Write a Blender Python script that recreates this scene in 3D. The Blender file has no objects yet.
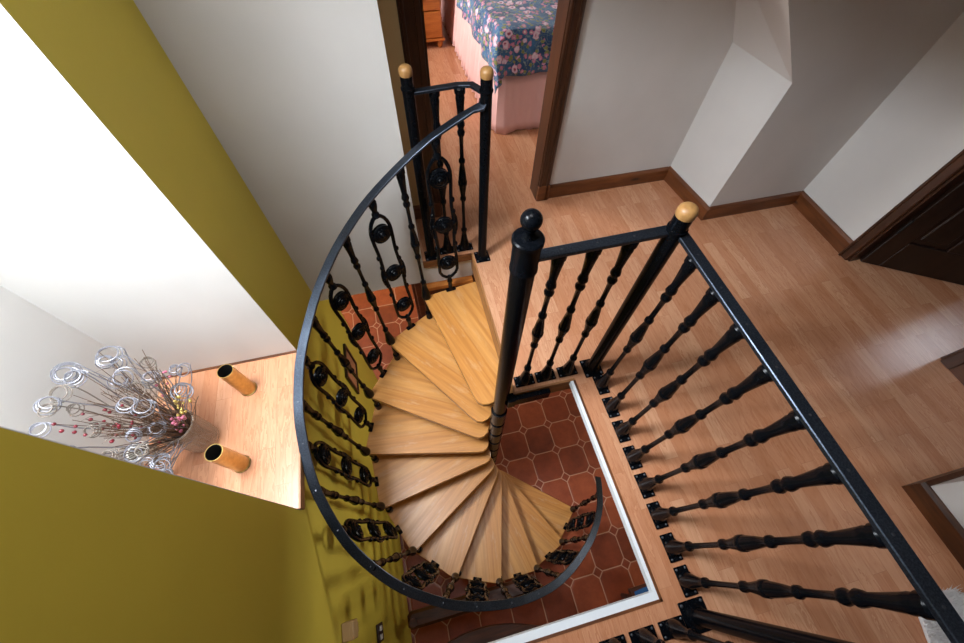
import bpy, math, random
from mathutils import Vector, Matrix
random.seed(7)
sc = bpy.context.scene
COL = sc.collection
PI = math.pi
def rad(a): return math.radians(a)

# ------------------------------------------------------------------ mesh builder
class MB:
    def __init__(s): s.v=[]; s.f=[]; s.sm=[]; s.mi=[]; s.m=0
    def add(s, vs, fs, smooth=False, M=None):
        b=len(s.v)
        for p in vs:
            p=Vector(p)
            if M is not None: p=M@p
            s.v.append(tuple(p))
        for f in fs:
            s.f.append([b+i for i in f]); s.sm.append(smooth); s.mi.append(s.m)
        return s
    def box(s, x0,x1,y0,y1,z0,z1, M=None):
        return s.add([(x0,y0,z0),(x1,y0,z0),(x1,y1,z0),(x0,y1,z0),(x0,y0,z1),(x1,y0,z1),(x1,y1,z1),(x0,y1,z1)],
              [(3,2,1,0),(4,5,6,7),(0,1,5,4),(1,2,6,5),(2,3,7,6),(3,0,4,7)], False, M)
    def bbox(s, x0,x1,y0,y1,z0,z1, b=.004, M=None):
        # chamfered box: outline chamfered in plan and at top and bottom
        def ring(o,z):
            X0,X1,Y0,Y1=x0+o,x1-o,y0+o,y1-o
            return [(X0+b,Y0,z),(X1-b,Y0,z),(X1,Y0+b,z),(X1,Y1-b,z),(X1-b,Y1,z),(X0+b,Y1,z),(X0,Y1-b,z),(X0,Y0+b,z)]
        R=[ring(b*.9,z0),ring(0,z0+b),ring(0,z1-b),ring(b*.9,z1)]
        vs=[p for r in R for p in r]; fs=[tuple(range(7,-1,-1)),tuple(range(24,32))]
        for k in range(3):
            for i in range(8):
                j=(i+1)%8; fs.append((k*8+i,k*8+j,k*8+8+j,k*8+8+i))
        return s.add(vs,fs,False,M)
    def prism(s, poly, z0, z1, M=None, bev=0):
        n=len(poly)
        if bev:
            cx=sum(p[0] for p in poly)/n; cy=sum(p[1] for p in poly)/n
            def sh(p):
                dx,dy=cx-p[0],cy-p[1]; l=math.hypot(dx,dy); return (p[0]+dx/l*bev,p[1]+dy/l*bev)
            R=[[(*sh(p),z0) for p in poly],[(*p,z0+bev) for p in poly],[(*p,z1-bev) for p in poly],[(*sh(p),z1) for p in poly]]
        else: R=[[(*p,z0) for p in poly],[(*p,z1) for p in poly]]
        vs=[p for r in R for p in r]; fs=[tuple(range(n-1,-1,-1)),tuple(range((len(R)-1)*n,len(R)*n))]
        for k in range(len(R)-1):
            for i in range(n):
                j=(i+1)%n; fs.append((k*n+i,k*n+j,(k+1)*n+j,(k+1)*n+i))
        return s.add(vs,fs,False,M)
    def lathe(s, prof, n=20, M=None, caps=True, smooth=True):
        vs=[];fs=[]
        for (r,z) in prof:
            for i in range(n):
                a=2*PI*i/n
                vs.append((r*math.cos(a),r*math.sin(a),z))
        for k in range(len(prof)-1):
            for i in range(n):
                j=(i+1)%n; fs.append((k*n+i,k*n+j,(k+1)*n+j,(k+1)*n+i))
        if caps and prof[0][0]>1e-5: fs.append(tuple(range(n-1,-1,-1)))
        if caps and prof[-1][0]>1e-5: fs.append(tuple(range((len(prof)-1)*n,len(prof)*n)))
        return s.add(vs,fs,smooth,M)
    def tube(s, pts, r, n=8, M=None, cap=True):
        pts=[Vector(p) for p in pts]; vs=[];fs=[]
        rr=r if isinstance(r,(list,tuple)) else [r]*len(pts)
        up=None
        for i,p in enumerate(pts):
            t=(pts[min(i+1,len(pts)-1)]-pts[max(i-1,0)]).normalized()
            if up is None:
                up=Vector((0,0,1)) if abs(t.z)<.9 else Vector((1,0,0))
            a=up-t*up.dot(t)
            if a.length<1e-4: a=t.orthogonal()
            a.normalize(); up=a; b=t.cross(a)
            for k in range(n):
                an=2*PI*k/n; vs.append(p+(a*math.cos(an)+b*math.sin(an))*rr[i])
        for i in range(len(pts)-1):
            for k in range(n):
                j=(k+1)%n; fs.append((i*n+k,i*n+j,(i+1)*n+j,(i+1)*n+k))
        if cap: fs.append(tuple(range(n-1,-1,-1))); fs.append(tuple(range((len(pts)-1)*n,len(pts)*n)))
        return s.add(vs,fs,True,M)
    def sphere(s, c, r, n=12, m=8, sc=(1,1,1)):
        prof=[(max(1e-6,r*math.sin(PI*k/m)),-r*math.cos(PI*k/m)) for k in range(m+1)]
        return s.lathe(prof,n,Matrix.Translation(c)@Matrix.Diagonal((*sc,1)))
    def build(s, name, mats, parent=None, loc=None, rot=None):
        me=bpy.data.meshes.new(name); me.from_pydata(s.v,[],s.f)
        me.polygons.foreach_set('use_smooth',s.sm)
        if not isinstance(mats,(list,tuple)): mats=[mats]
        for m in mats: me.materials.append(m)
        me.polygons.foreach_set('material_index',s.mi)
        me.update()
        if any(s.sm):
            try: me.set_sharp_from_angle(angle=rad(38))
            except Exception: pass
        o=bpy.data.objects.new(name,me); COL.objects.link(o)
        if parent is not None: o.parent=parent
        if loc is not None: o.location=loc
        if rot is not None: o.rotation_euler=rot
        return o
def tag(o,label,cat,group=None,kind=None):
    o['label']=label; o['category']=cat
    if group: o['group']=group
    if kind: o['kind']=kind
    return o
def thing(name,loc,label,cat,group=None,rz=0):
    o=bpy.data.objects.new(name,None); COL.objects.link(o); o.location=loc; o.rotation_euler=(0,0,rz)
    o.empty_display_size=.05
    return tag(o,label,cat,group)
def struct(o): o['kind']='structure'; return o
def copy_tree(o,parent=None):
    c=o.copy(); COL.objects.link(c)
    if parent is not None: c.parent=parent
    for ch in list(o.children): copy_tree(ch,c)
    return c

# ------------------------------------------------------------------ materials
def lin(c): return tuple(((x/255)/12.92 if x/255<=.04045 else ((x/255+.055)/1.055)**2.4) for x in c)+(1,)
class N:
    def __init__(s,name):
        s.m=bpy.data.materials.new(name); s.m.use_nodes=True; s.t=s.m.node_tree
        s.b=s.t.nodes['Principled BSDF']
    def n(s,typ,**kw):
        x=s.t.nodes.new(typ)
        for k,v in kw.items():
            if k.startswith('i_'):
                kk=k[2:]; kk=int(kk) if kk.isdigit() else kk.replace('_',' ')
                x.inputs[kk].default_value=v
            else: setattr(x,k,v)
        return x
    def l(s,a,b): s.t.links.new(a,b)
    def math(s,op,a,b=None,c=None):
        x=s.t.nodes.new('ShaderNodeMath'); x.operation=op
        for i,q in enumerate((a,b,c)):
            if q is None: continue
            if isinstance(q,(int,float)): x.inputs[i].default_value=q
            else: s.l(q,x.inputs[i])
        return x.outputs[0]
    def mix(s,f,a,b,bt='MIX'):
        x=s.t.nodes.new('ShaderNodeMix'); x.data_type='RGBA'; x.blend_type=bt
        for i,q in ((0,f),(6,a),(7,b)):
            if isinstance(q,(int,float,tuple)): x.inputs[i].default_value=q
            else: s.l(q,x.inputs[i])
        return x.outputs[2]
    def ramp(s,f,stops,interp='LINEAR'):
        x=s.t.nodes.new('ShaderNodeValToRGB'); cr=x.color_ramp; cr.interpolation=interp
        while len(cr.elements)<len(stops): cr.elements.new(.5)
        for e,(p,c) in zip(cr.elements,stops): e.position=p; e.color=c
        s.l(f,x.inputs[0]); return x.outputs[0]
    def coord(s,scale=(1,1,1),rot=(0,0,0),obj=True):
        tc=s.n('ShaderNodeTexCoord'); mp=s.n('ShaderNodeMapping')
        mp.inputs['Scale'].default_value=scale; mp.inputs['Rotation'].default_value=rot
        s.l(tc.outputs['Object'],mp.inputs[0]); return mp.outputs[0]
    def noise(s,vec,scale,detail=3,rough=.5,dist=0):
        x=s.n('ShaderNodeTexNoise',i_Scale=scale,i_Detail=detail,i_Roughness=rough,i_Distortion=dist)
        s.l(vec,x.inputs['Vector']); return x.outputs[0]
    def bump(s,h,st=.2,d=.01):
        x=s.n('ShaderNodeBump',i_Strength=st,i_Distance=d); s.l(h,x.inputs['Height']); s.l(x.outputs[0],s.b.inputs['Normal'])
    def set(s,**kw):
        for k,v in kw.items():
            i=s.b.inputs[k.replace('_',' ')]
            if isinstance(v,(int,float,tuple)): i.default_value=v
            else: s.l(v,i)
        return s
def paint(name,c,rough=.75,bump=.06,var=.05):
    m=N(name); v=m.coord(); n=m.noise(v,2.3,4)
    c=lin(c); d=tuple(x*(1-var*2) for x in c[:3])+(1,)
    m.set(Base_Color=m.ramp(n,[(.3,d),(.7,c)]),Roughness=rough)
    m.bump(m.noise(v,130,3),bump,.004); return m.m
def wood(name,c1,c2,axis='z',rough=.4,scale=1,knots=False,coat=0):
    m=N(name); s={'x':(1,9,9),'y':(9,1,9),'z':(9,9,1)}[axis]
    v=m.coord(tuple(q*scale for q in s))
    n=m.noise(v,3.2,6,.6,.6); n2=m.noise(v,22,3,.6)
    col=m.ramp(n,[(.32,lin(c2)),(.5,lin(tuple((a+b)/2 for a,b in zip(c1,c2)))),(.68,lin(c1))])
    col=m.mix(m.math('MULTIPLY',n2,.35),col,lin(tuple(x*.55 for x in c2)))
    if knots:
        vk=m.coord({'x':(2.2,7,7),'y':(7,2.2,7),'z':(7,7,2.2)}[axis])
        vo=m.n('ShaderNodeTexVoronoi',i_Scale=1.3); m.l(vk,vo.inputs['Vector'])
        k=m.ramp(vo.outputs['Distance'],[(.06,(1,1,1,1)),(.14,(0,0,0,1))])
        col=m.mix(k,col,lin((28,14,8)))
    m.set(Base_Color=col,Roughness=rough,Coat_Weight=coat,Coat_Roughness=.15)
    m.bump(n2,.08,.002); return m.m
def laminate(name):
    m=N(name)
    v=m.coord(rot=(0,0,rad(90)))
    br=m.n('ShaderNodeTexBrick',offset=.37,offset_frequency=2,squash=1)
    for k,val in dict(Scale=1.0).items(): br.inputs[k].default_value=val
    br.inputs['Brick Width'].default_value=.42; br.inputs['Row Height'].default_value=.064
    br.inputs['Mortar Size'].default_value=.0007; br.inputs['Mortar Smooth'].default_value=.2; br.inputs['Bias'].default_value=0
    br.inputs['Color1'].default_value=(0,0,0,1); br.inputs['Color2'].default_value=(1,1,1,1); br.inputs['Mortar'].default_value=(.5,.5,.5,1)
    m.l(v,br.inputs['Vector'])
    sep=m.n('ShaderNodeSeparateColor'); m.l(br.outputs['Color'],sep.inputs[0]); rnd=sep.outputs[0]
    # shift grain per strip
    tc=m.n('ShaderNodeTexCoord'); cx=m.n('ShaderNodeCombineXYZ'); m.l(m.math('MULTIPLY',rnd,3.7),cx.inputs[0]); m.l(m.math('MULTIPLY',rnd,9.1),cx.inputs[1])
    ad=m.n('ShaderNodeVectorMath',operation='ADD'); m.l(tc.outputs['Object'],ad.inputs[0]); m.l(cx.outputs[0],ad.inputs[1])
    mp=m.n('ShaderNodeMapping'); mp.inputs['Scale'].default_value=(16,2.0,1); m.l(ad.outputs[0],mp.inputs[0])
    g=m.noise(mp.outputs[0],1.6,5,.6,1.2)
    gg=m.math('FRACT',m.math('MULTIPLY',g,5.0))
    rings=m.ramp(gg,[(0,(0,0,0,1)),(.75,(.55,.55,.55,1)),(1,(1,1,1,1))])
    base=m.ramp(rnd,[(0,lin((188,130,94))),(.5,lin((198,142,106))),(1,lin((210,160,124)))])
    col=m.mix(m.math('MULTIPLY',rings,.55),base,lin((158,92,58)))
    f=m.noise(mp.outputs[0],14,3); col=m.mix(m.math('MULTIPLY',f,.18),col,lin((160,100,72)))
    col=m.mix(m.math('MULTIPLY',br.outputs['Fac'],.35),col,lin((120,70,45)))
    m.set(Base_Color=col,Roughness=.24); return m.m
def terracotta(name):
    m=N(name); P=.27
    tc=m.n('ShaderNodeTexCoord'); sp=m.n('ShaderNodeSeparateXYZ'); m.l(tc.outputs['Object'],sp.inputs[0])
    def cell(o,off):
        a=m.math('ADD',m.math('DIVIDE',o,P),off+100.0)
        return m.math('SUBTRACT',m.math('FRACT',a),.5),m.math('FLOOR',a)
    u,iu=cell(sp.outputs[0],.2); v,iv=cell(sp.outputs[1],.35)
    au=m.math('ABSOLUTE',u); av=m.math('ABSOLUTE',v); s=m.math('ADD',au,av)
    # distances to grout lines
    e1=m.math('SUBTRACT',.5,m.math('MAXIMUM',au,av))
    dia=m.math('SUBTRACT',s,.83)                       # >0 inside corner diamond
    isd=m.math('GREATER_THAN',dia,0)
    d2=m.math('MULTIPLY',m.math('ABSOLUTE',dia),.7)
    d=m.math('MINIMUM',m.math('ADD',e1,isd),d2)        # in diamonds ignore straight joints
    g=m.ramp(d,[(.008,(1,1,1,1)),(.022,(0,0,0,1))])
    cb=m.n('ShaderNodeCombineXYZ'); m.l(iu,cb.inputs[0]); m.l(iv,cb.inputs[1]); m.l(isd,cb.inputs[2])
    wn=m.n('ShaderNodeTexWhiteNoise'); m.l(cb.outputs[0],wn.inputs[0])
    n=m.noise(tc.outputs['Object'],9,5,.65)
    t=m.math('ADD',m.math('MULTIPLY',wn.outputs[0],.35),m.math('MULTIPLY',n,.65))
    col=m.ramp(t,[(.2,lin((98,40,20))),(.5,lin((134,60,33))),(.8,lin((164,82,48)))])
    col=m.mix(isd,col,lin((132,58,34)))
    col=m.mix(m.math('MULTIPLY',g,.8),col,lin((196,150,124)))
    m.set(Base_Color=col,Roughness=.34)
    m.bump(m.ramp(d,[(.0,(0,0,0,1)),(.06,(1,1,1,1))]),.5,.004); return m.m
def metal(name,c,rough,metallic=1,bump=.0,coat=0):
    m=N(name); v=m.coord(); n=m.noise(v,60,3); c=lin(c)
    m.set(Base_Color=m.ramp(n,[(.3,tuple(x*.75 for x in c[:3])+(1,)),(.7,c)]),Metallic=metallic,Roughness=rough,Coat_Weight=coat,Coat_Roughness=.2)
    if bump: m.bump(n,bump,.002)
    return m.m
def glass(name):
    m=N(name); t=m.t; t.nodes.remove(m.b)
    tr=m.n('ShaderNodeBsdfTransparent'); gl=m.n('ShaderNodeBsdfGlossy'); gl.inputs['Roughness'].default_value=.02
    fr=m.n('ShaderNodeFresnel',i_IOR=1.45); mx=m.n('ShaderNodeMixShader')
    m.l(fr.outputs[0],mx.inputs[0]); m.l(tr.outputs[0],mx.inputs[1]); m.l(gl.outputs[0],mx.inputs[2])
    m.l(mx.outputs[0],t.nodes['Material Output'].inputs[0]); return m.m
def vase_glass(name):
    m=N(name); t=m.t
    tr=m.n('ShaderNodeBsdfTransparent'); tr.inputs[0].default_value=(.93,.9,.86,1); mx=m.n('ShaderNodeMixShader')
    v=m.coord(); w=m.n('ShaderNodeLayerWeight',i_Blend=.35)
    m.set(Base_Color=lin((196,180,165)),Roughness=.2)
    f=m.math('ADD',m.math('MULTIPLY',w.outputs['Facing'],.6),.12)
    m.l(f,mx.inputs[0]); m.l(tr.outputs[0],mx.inputs[1]); m.l(m.b.outputs[0],mx.inputs[2])
    m.l(mx.outputs[0],t.nodes['Material Output'].inputs[0]); return m.m
def floral(name):
    m=N(name); v=m.coord()
    base=m.ramp(m.noise(v,7,3),[(.35,lin((26,56,98))),(.65,lin((62,112,156)))])
    wv=m.noise(v,16,2,.5,1.5); st=m.ramp(m.math('ABSOLUTE',m.math('SUBTRACT',wv,.5)),[(.008,(1,1,1,1)),(.022,(0,0,0,1))])
    col=m.mix(m.math('MULTIPLY',st,.8),base,lin((150,168,158)))
    def flowers(col,scale,c_out,c_in,c_mid,thr,seed):
        vm=m.n('ShaderNodeVectorMath',operation='ADD'); m.l(v,vm.inputs[0]); vm.inputs[1].default_value=(seed,seed*.7,seed*1.3)
        ds=m.n('ShaderNodeTexNoise',i_Scale=scale*2.2,i_Detail=1.0); m.l(vm.outputs[0],ds.inputs['Vector'])
        sc_=m.n('ShaderNodeVectorMath',operation='SCALE'); sc_.inputs['Scale'].default_value=.55/scale; m.l(ds.outputs['Color'],sc_.inputs[0])
        v2=m.n('ShaderNodeVectorMath',operation='ADD'); m.l(vm.outputs[0],v2.inputs[0]); m.l(sc_.outputs[0],v2.inputs[1])
        vo=m.n('ShaderNodeTexVoronoi',i_Scale=scale,i_Randomness=.8); m.l(v2.outputs[0],vo.inputs['Vector'])
        sp=m.n('ShaderNodeSeparateColor'); m.l(vo.outputs['Color'],sp.inputs[0])
        D=vo.outputs['Distance']
        pet=m.ramp(D,[(.0,c_mid),(.11,c_mid),(.13,c_in),(.24,c_out),(.33,c_in)])
        mask=m.math('MULTIPLY',m.math('LESS_THAN',D,.36),m.math('GREATER_THAN',sp.outputs[0],thr))
        return m.mix(mask,col,pet)
    col=flowers(col,30,lin((120,128,70)),lin((150,150,90)),lin((90,100,60)),.35,3.1)
    col=flowers(col,26,lin((205,140,165)),lin((190,110,140)),lin((230,215,200)),.3,7.7)
    col=flowers(col,15,lin((228,214,222)),lin((206,150,178)),lin((150,60,80)),.28,1.2)
    m.set(Base_Color=col,Roughness=.85,Sheen_Weight=.2); return m.m

M={}
M['white']=paint('white_paint',(206,203,199))
M['niche']=paint('niche_white_paint',(222,220,216))
M['yellow']=paint('yellow_paint',(210,190,66),.55)
M['tan']=paint('tan_paint',(196,164,112))
M['ceil']=paint('ceiling_paint',(225,223,218))
M['ceildim']=wood('dimming_ceiling_boards',(110,72,42),(78,48,28),'x',.6)  # unseen ceiling, coloured dark brown to cut bounced light
M['floor']=laminate('laminate')
M['tile']=terracotta('terracotta_tiles')
M['dark_x']=wood('dark_wood_x',(96,54,26),(58,30,14),'x',.35,1,True)
M['dark_y']=wood('dark_wood_y',(96,54,26),(58,30,14),'y',.35,1,True)
M['dark_z']=wood('dark_wood_z',(78,42,20),(44,23,11),'z',.35,1,True)
M['base_x']=wood('skirting_wood_x',(128,74,38),(86,46,22),'x',.38,1,True)
M['base_y']=wood('skirting_wood_y',(128,74,38),(86,46,22),'y',.38,1,True)
M['door']=wood('door_wood',(40,20,11),(24,12,7),'z',.35)
M['edge_x']=wood('edge_wood_x',(184,128,76),(140,92,50),'x',.5)
M['edge_y']=wood('edge_wood_y',(184,128,76),(140,92,50),'y',.5)
M['lower_wood']=wood('lower_furniture_wood',(104,52,26),(52,24,13),'x',.5)
M['pine']=wood('orange_pine',(206,128,54),(168,92,34),'x',.4)
M['whitetrim']=paint('white_trim_paint',(224,228,232),.4,.02,.02)
# stair treads : worn oak, grain along x
def tread_mat():
    m=N('tread_oak'); v=m.coord((.8,16,16)); n=m.noise(v,2.2,5,.6,.3); n2=m.noise(m.coord((2,60,60)),3,3)
    col=m.ramp(n,[(.3,lin((158,98,42))),(.5,lin((186,124,58))),(.72,lin((204,146,78)))])
    col=m.mix(m.math('MULTIPLY',n2,.25),col,lin((160,108,58)))
    br=m.n('ShaderNodeTexBrick',offset=.5); m.l(m.coord(),br.inputs['Vector']); br.inputs['Scale'].default_value=1
    br.inputs['Brick Width'].default_value=1.9; br.inputs['Row Height'].default_value=.085; br.inputs['Mortar Size'].default_value=.0
    br.inputs['Color1'].default_value=(0,0,0,1); br.inputs['Color2'].default_value=(1,1,1,1)
    col=m.mix(m.math('MULTIPLY',br.outputs['Color'],.22),col,lin((222,176,112)))
    w=m.ramp(m.noise(m.coord((2.5,9,1)),2.1,5,.7),[(.56,(0,0,0,1)),(.68,(1,1,1,1))])
    col=m.mix(m.math('MULTIPLY',w,.22),col,lin((208,184,148)))
    m.set(Base_Color=col,Specular_IOR_Level=.38,Roughness=m.ramp(n,[(.3,(.40,)*3+(1,)),(.7,(.30,)*3+(1,))])); m.bump(n2,.06,.002); return m.m
M['tread']=tread_mat()
def iron_mat():
    m=N('black_iron'); n=m.noise(m.coord(),120,3)
    m.set(Base_Color=m.ramp(n,[(.3,lin((5,7,10))),(.7,lin((11,13,17)))]),Metallic=0.0,Roughness=.24,Specular_IOR_Level=.10); m.bump(n,.25,.001); return m.m
M['iron']=iron_mat()
def rail_mat():
    m=N('black_rail_steel'); n=m.noise(m.coord(),240,4,.7); n3=m.noise(m.coord(),14,3)
    m.set(Base_Color=m.ramp(n,[(.4,lin((48,54,64))),(.75,lin((78,86,98)))]),Metallic=.85,Roughness=m.ramp(n3,[(.3,(.28,)*3+(1,)),(.7,(.42,)*3+(1,))])); return m.m
M['rail']=rail_mat()
M['screw']=metal('screw_steel',(96,98,104),.5)
M['capwood']=wood('cap_wood',(184,140,84),(150,104,58),'z',.4)
M['brass']=metal('brass',(196,164,98),.3,1,.1)
M['shade_and_hinge']=metal('vase_shade_and_hinge',(16,11,7),.8,0)  # near-black: shade inside the brass vases set as colour; also the hinges
M['green_rim']=metal('oxidised_rim',(70,86,60),.6,.6)
M['glass']=glass('window_glass')
M['vase']=vase_glass('ribbed_vase_glass')
M['frame']=paint('window_frame_paint',(236,236,236),.4,.01,.01)
M['pink']=paint('pink_cotton',(232,186,180),.9,.05,.03)
M['floral']=floral('floral_cotton')
M['matt']=paint('mattress_cotton',(225,222,215),.9)
M['silver']=metal('silver_twig',(150,150,158),.42,.5)
M['grey_twig']=metal('grey_twig',(128,118,108),.6,.1)
M['stem']=wood('dry_stem',(128,98,72),(84,60,44),'z',.8)
M['red']=metal('red_berry',(126,18,38),.3,0,coat=.5)
M['pinkb']=metal('pink_berry',(196,104,128),.35,0,coat=.4)
M['gold']=metal('gold_berry',(206,178,96),.3,.5)
M['vine']=wood('pale_vine',(188,174,156),(130,112,92),'z',.8)
M['pot']=paint('white_ceramic',(226,222,214),.35,.02)
M['fur']=paint('white_fur',(226,222,220),.95,.05)
M['blue']=paint('blue_fabric',(38,86,138),.9)
M['black']=paint('black_slot',(20,16,14),.6)
M['picture']=paint('faded_print',(196,132,88),.7,.02,.25)
M['switch']=paint('brown_switch',(46,24,18),.4)
M['cardbox']=wood('pale_wood_block',(206,172,122),(180,142,92),'y',.5)

XW=-.62; YB=1.52; ZL=-2.28; ZC=2.6
# ------------------------------------------------------------------ setting
b=MB()
for q in ((.645,4.8,-3,1.87),(.345,.645,.612,1.87),(.045,.345,1.50,1.87),(XW,.645,-3,-.30),(-1.5,3.4,1.87,5.3)):
    b.box(*q,-.045,0)
struct(b.build('floor',M['floor']))
b=MB(); b.box(-2.4,4,-3,4.4,ZL-.1,ZL); struct(b.build('floor_lower',M['tile']))
# ceiling of the lower room, set back from the edge of the stairwell
b=MB()
for q in ((.80,4.0,-3,4.4),(.36,.80,.80,4.4),(-2.4,.36,1.66,4.4),(XW,.80,-3,-.46)): b.box(*q,-.21,-.05)
struct(b.build('ceiling_lower',M['ceil']))
# yellow wall
b=MB()
b.box(XW-.1,XW,-3,.316,ZL,ZC); b.box(XW-.1,XW,1.012,YB,-.21,ZC); b.box(XW-.1,XW,.316,1.012,ZL,.06); b.box(XW-.1,XW,.316,1.012,2.32,ZC); b.box(XW-.1,XW,1.012,1.80,ZL,-.21)
struct(b.build('wall_left',M['yellow']))
# niche shell: a dormer recess with a sloping roof window
NX=-1.21; RZ0,RZ1=1.95,2.20
b=MB()
b.box(NX,XW-.1,.296,.318,.06,2.32); b.box(NX,XW-.1,1.01,1.032,.06,2.32); b.box(XW-.1,XW,.316,.318,.06,2.32); b.box(XW-.1,XW,1.01,1.012,.06,2.32)
b.box(NX-.1,NX,.296,1.032,.06,RZ0); b.box(XW-.1,XW-.0005,.318,1.01,RZ1,2.32)
struct(b.build('wall_niche',M['niche']))
b=MB(); b.box(NX,XW+.006,.318,1.01,.06,.104); struct(b.build('floor_niche',M['floor']))
b=MB(); b.box(XW+.006,XW+.014,.316,1.012,.062,.106); struct(b.build('trim_1',M['edge_y']))
b=MB(); b.box(NX,XW,1.002,1.01,.104,.112); struct(b.build('trim_2',M['base_x']))
def window(name,axis,c,a0,a1,z0,z1,t=.05):
    """frame and glass in a wall; axis 'x': plane at x=c spanning y a0..a1"""
    f=MB(); g=MB()
    def bx(m,u0,u1,w0,w1,d0,d1):
        if axis=='x': m.box(c+d0,c+d1,u0,u1,w0,w1)
        elif axis=='y': m.box(u0,u1,c+d0,c+d1,w0,w1)
        else: m.box(u0,u1,w0,w1,c+d0,c+d1)
    k=.045; d=.025
    bx(f,a0,a1,z0,z0+k,-d,d); bx(f,a0,a1,z1-k,z1,-d,d); bx(f,a0,a0+k,z0+k,z1-k,-d,d); bx(f,a1-k,a1,z0+k,z1-k,-d,d)
    mid=(z0+z1)/2; bx(f,a0+k,a1-k,mid-.015,mid+.015,-d*.6,d*.6)
    bx(g,a0+k,a1-k,z0+k,z1-k,-.003,.003)
    o=struct(f.build(name,M['frame'])); p=g.build('pane',M['glass'],o)
    return o
# sloping roof window over the niche: local x up the slope, local z outward
SL=math.hypot(XW-.1-NX,RZ1-RZ0); SA=math.atan2(RZ1-RZ0,XW-.1-NX)
w1=window('window_1','z',0,0,SL,.318,1.01)
w1.location=(NX-.0,0,RZ0+.02); w1.rotation_euler=(0,-SA,0)
# white back wall beside the stair
b=MB(); b.box(XW-.1,.045,YB,1.97,-.21,ZC); struct(b.build('wall_back',M['white']))
b=MB(); b.box(.045,.345,1.505,1.60,-.21,-.045); struct(b.build('wall_riser',M['white']))
b=MB(); b.box(.045,.2169,1.87,1.97,0,ZC); struct(b.build('wall_doorway',M['tan']))
b=MB(); b.box(.862,1.84,1.87,1.97,0,ZC); b.box(.2169,.862,1.87,1.97,2.05,ZC); struct(b.build('wall_rear',M['white']))
# bulkhead with sloping soffit
T=Matrix(((1,0,0,0),(0,0,-1,0),(0,1,0,0),(0,0,0,1)))
b=MB(); b.prism([(1.84,0),(2.62,0),(2.62,ZC),(.40,ZC),(1.555,1.155),(1.84,.827)],-1.87,-1.46,T); b.v=[(x+(-.048 if x<1.9 and x>1.6 else (.06 if x<1.6 and x>1.5 else 0)),y,z) if y>1.8 else (x,y,z) for x,y,z in b.v]; struct(b.build('wall_bulkhead',M['white']))
# right wall with door opening
b=MB(); b.box(2.52,2.62,.95,1.46,0,ZC); b.box(2.52,2.62,.27,.95,2.0,ZC); b.box(2.52,2.62,-.2,.27,0,ZC); struct(b.build('wall_right',M['white']))
b=MB(); b.box(1.85,2.62,-3,-.2,0,ZC); struct(b.build('wall_block',M['white']))
# outer shells: bedroom, side room, front
b=MB(); b.box(-1.6,-1.5,1.97,2.75,0,ZC); b.box(-1.6,-1.5,4.15,5.3,0,ZC); b.box(-1.6,-1.5,2.75,4.15,0,.9); b.box(-1.6,-1.5,2.75,4.15,2.1,ZC)
b.box(-1.6,-.72,1.87,1.97,0,ZC); b.box(-1.6,3.5,5.3,5.4,0,ZC); b.box(3.4,3.5,1.97,5.3,0,ZC); b.box(2.62,3.5,1.87,1.97,0,ZC); struct(b.build('wall_bedroom',M['white']))
window('window_3','x',-1.55,2.75,4.15,.9,2.1)
b=MB(); b.box(4.7,4.8,-1.1,.40,0,ZC); b.box(4.7,4.8,.90,1.87,0,ZC); b.box(4.7,4.8,.40,.90,0,1.28); b.box(4.7,4.8,.40,.90,2.05,ZC); b.box(2.62,4.8,-1.2,-1.1,0,ZC); struct(b.build('wall_side_room',M['white']))
window('window_2','x',4.75,.40,.90,1.28,2.05)
b=MB(); b.box(-.72,1.95,-3.1,-3,-2.28,ZC); struct(b.build('wall_front',M['white']))
# unseen ceiling, made dark to cut bounce, with an added fill skylight
SX0,SX1,SY0,SY1=-.45,.35,.20,1.0
b=MB(); b.box(-1.6,SX0,-3.1,5.4,ZC,ZC+.1); b.box(SX1,4.8,-3.1,5.4,ZC,ZC+.1); b.box(SX0,SX1,-3.1,SY0,ZC,ZC+.1); b.box(SX0,SX1,SY1,5.4,ZC,ZC+.1); struct(b.build('ceiling',M['ceildim']))
window('added_skylight','z',ZC+.05,SX0,SX1,SY0,SY1)  # unseen skylight, put in to carry the overhead fill
# lower room shell
b=MB(); b.box(-2.4,-.72,1.72,1.80,ZL,-.21); b.box(-2.4,4.0,4.3,4.4,ZL,-.21); b.box(3.9,4.0,-3,-.1,ZL,-.21); b.box(3.9,4.0,1.3,4.3,ZL,-.21); b.box(3.9,4.0,-.1,1.3,ZL,-1.3); b.box(3.9,4.0,-.1,1.3,-.4,-.21)
b.box(-2.4,-2.3,1.80,2.1,ZL,-.21); b.box(-2.4,-2.3,3.7,4.3,ZL,-.21); b.box(-2.4,-2.3,2.1,3.7,ZL,-1.5); b.box(-2.4,-2.3,2.1,3.7,-.45,-.21); b.box(1.95,4.0,-3.1,-3,ZL,-.21)
struct(b.build('wall_lower',M['yellow']))
window('window_4','x',-2.35,2.1,3.7,-1.5,-.45)
window('added_window_lower','x',3.95,-.1,1.3,-1.3,-.4)  # unseen window, added to brighten the yellow wall
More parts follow.
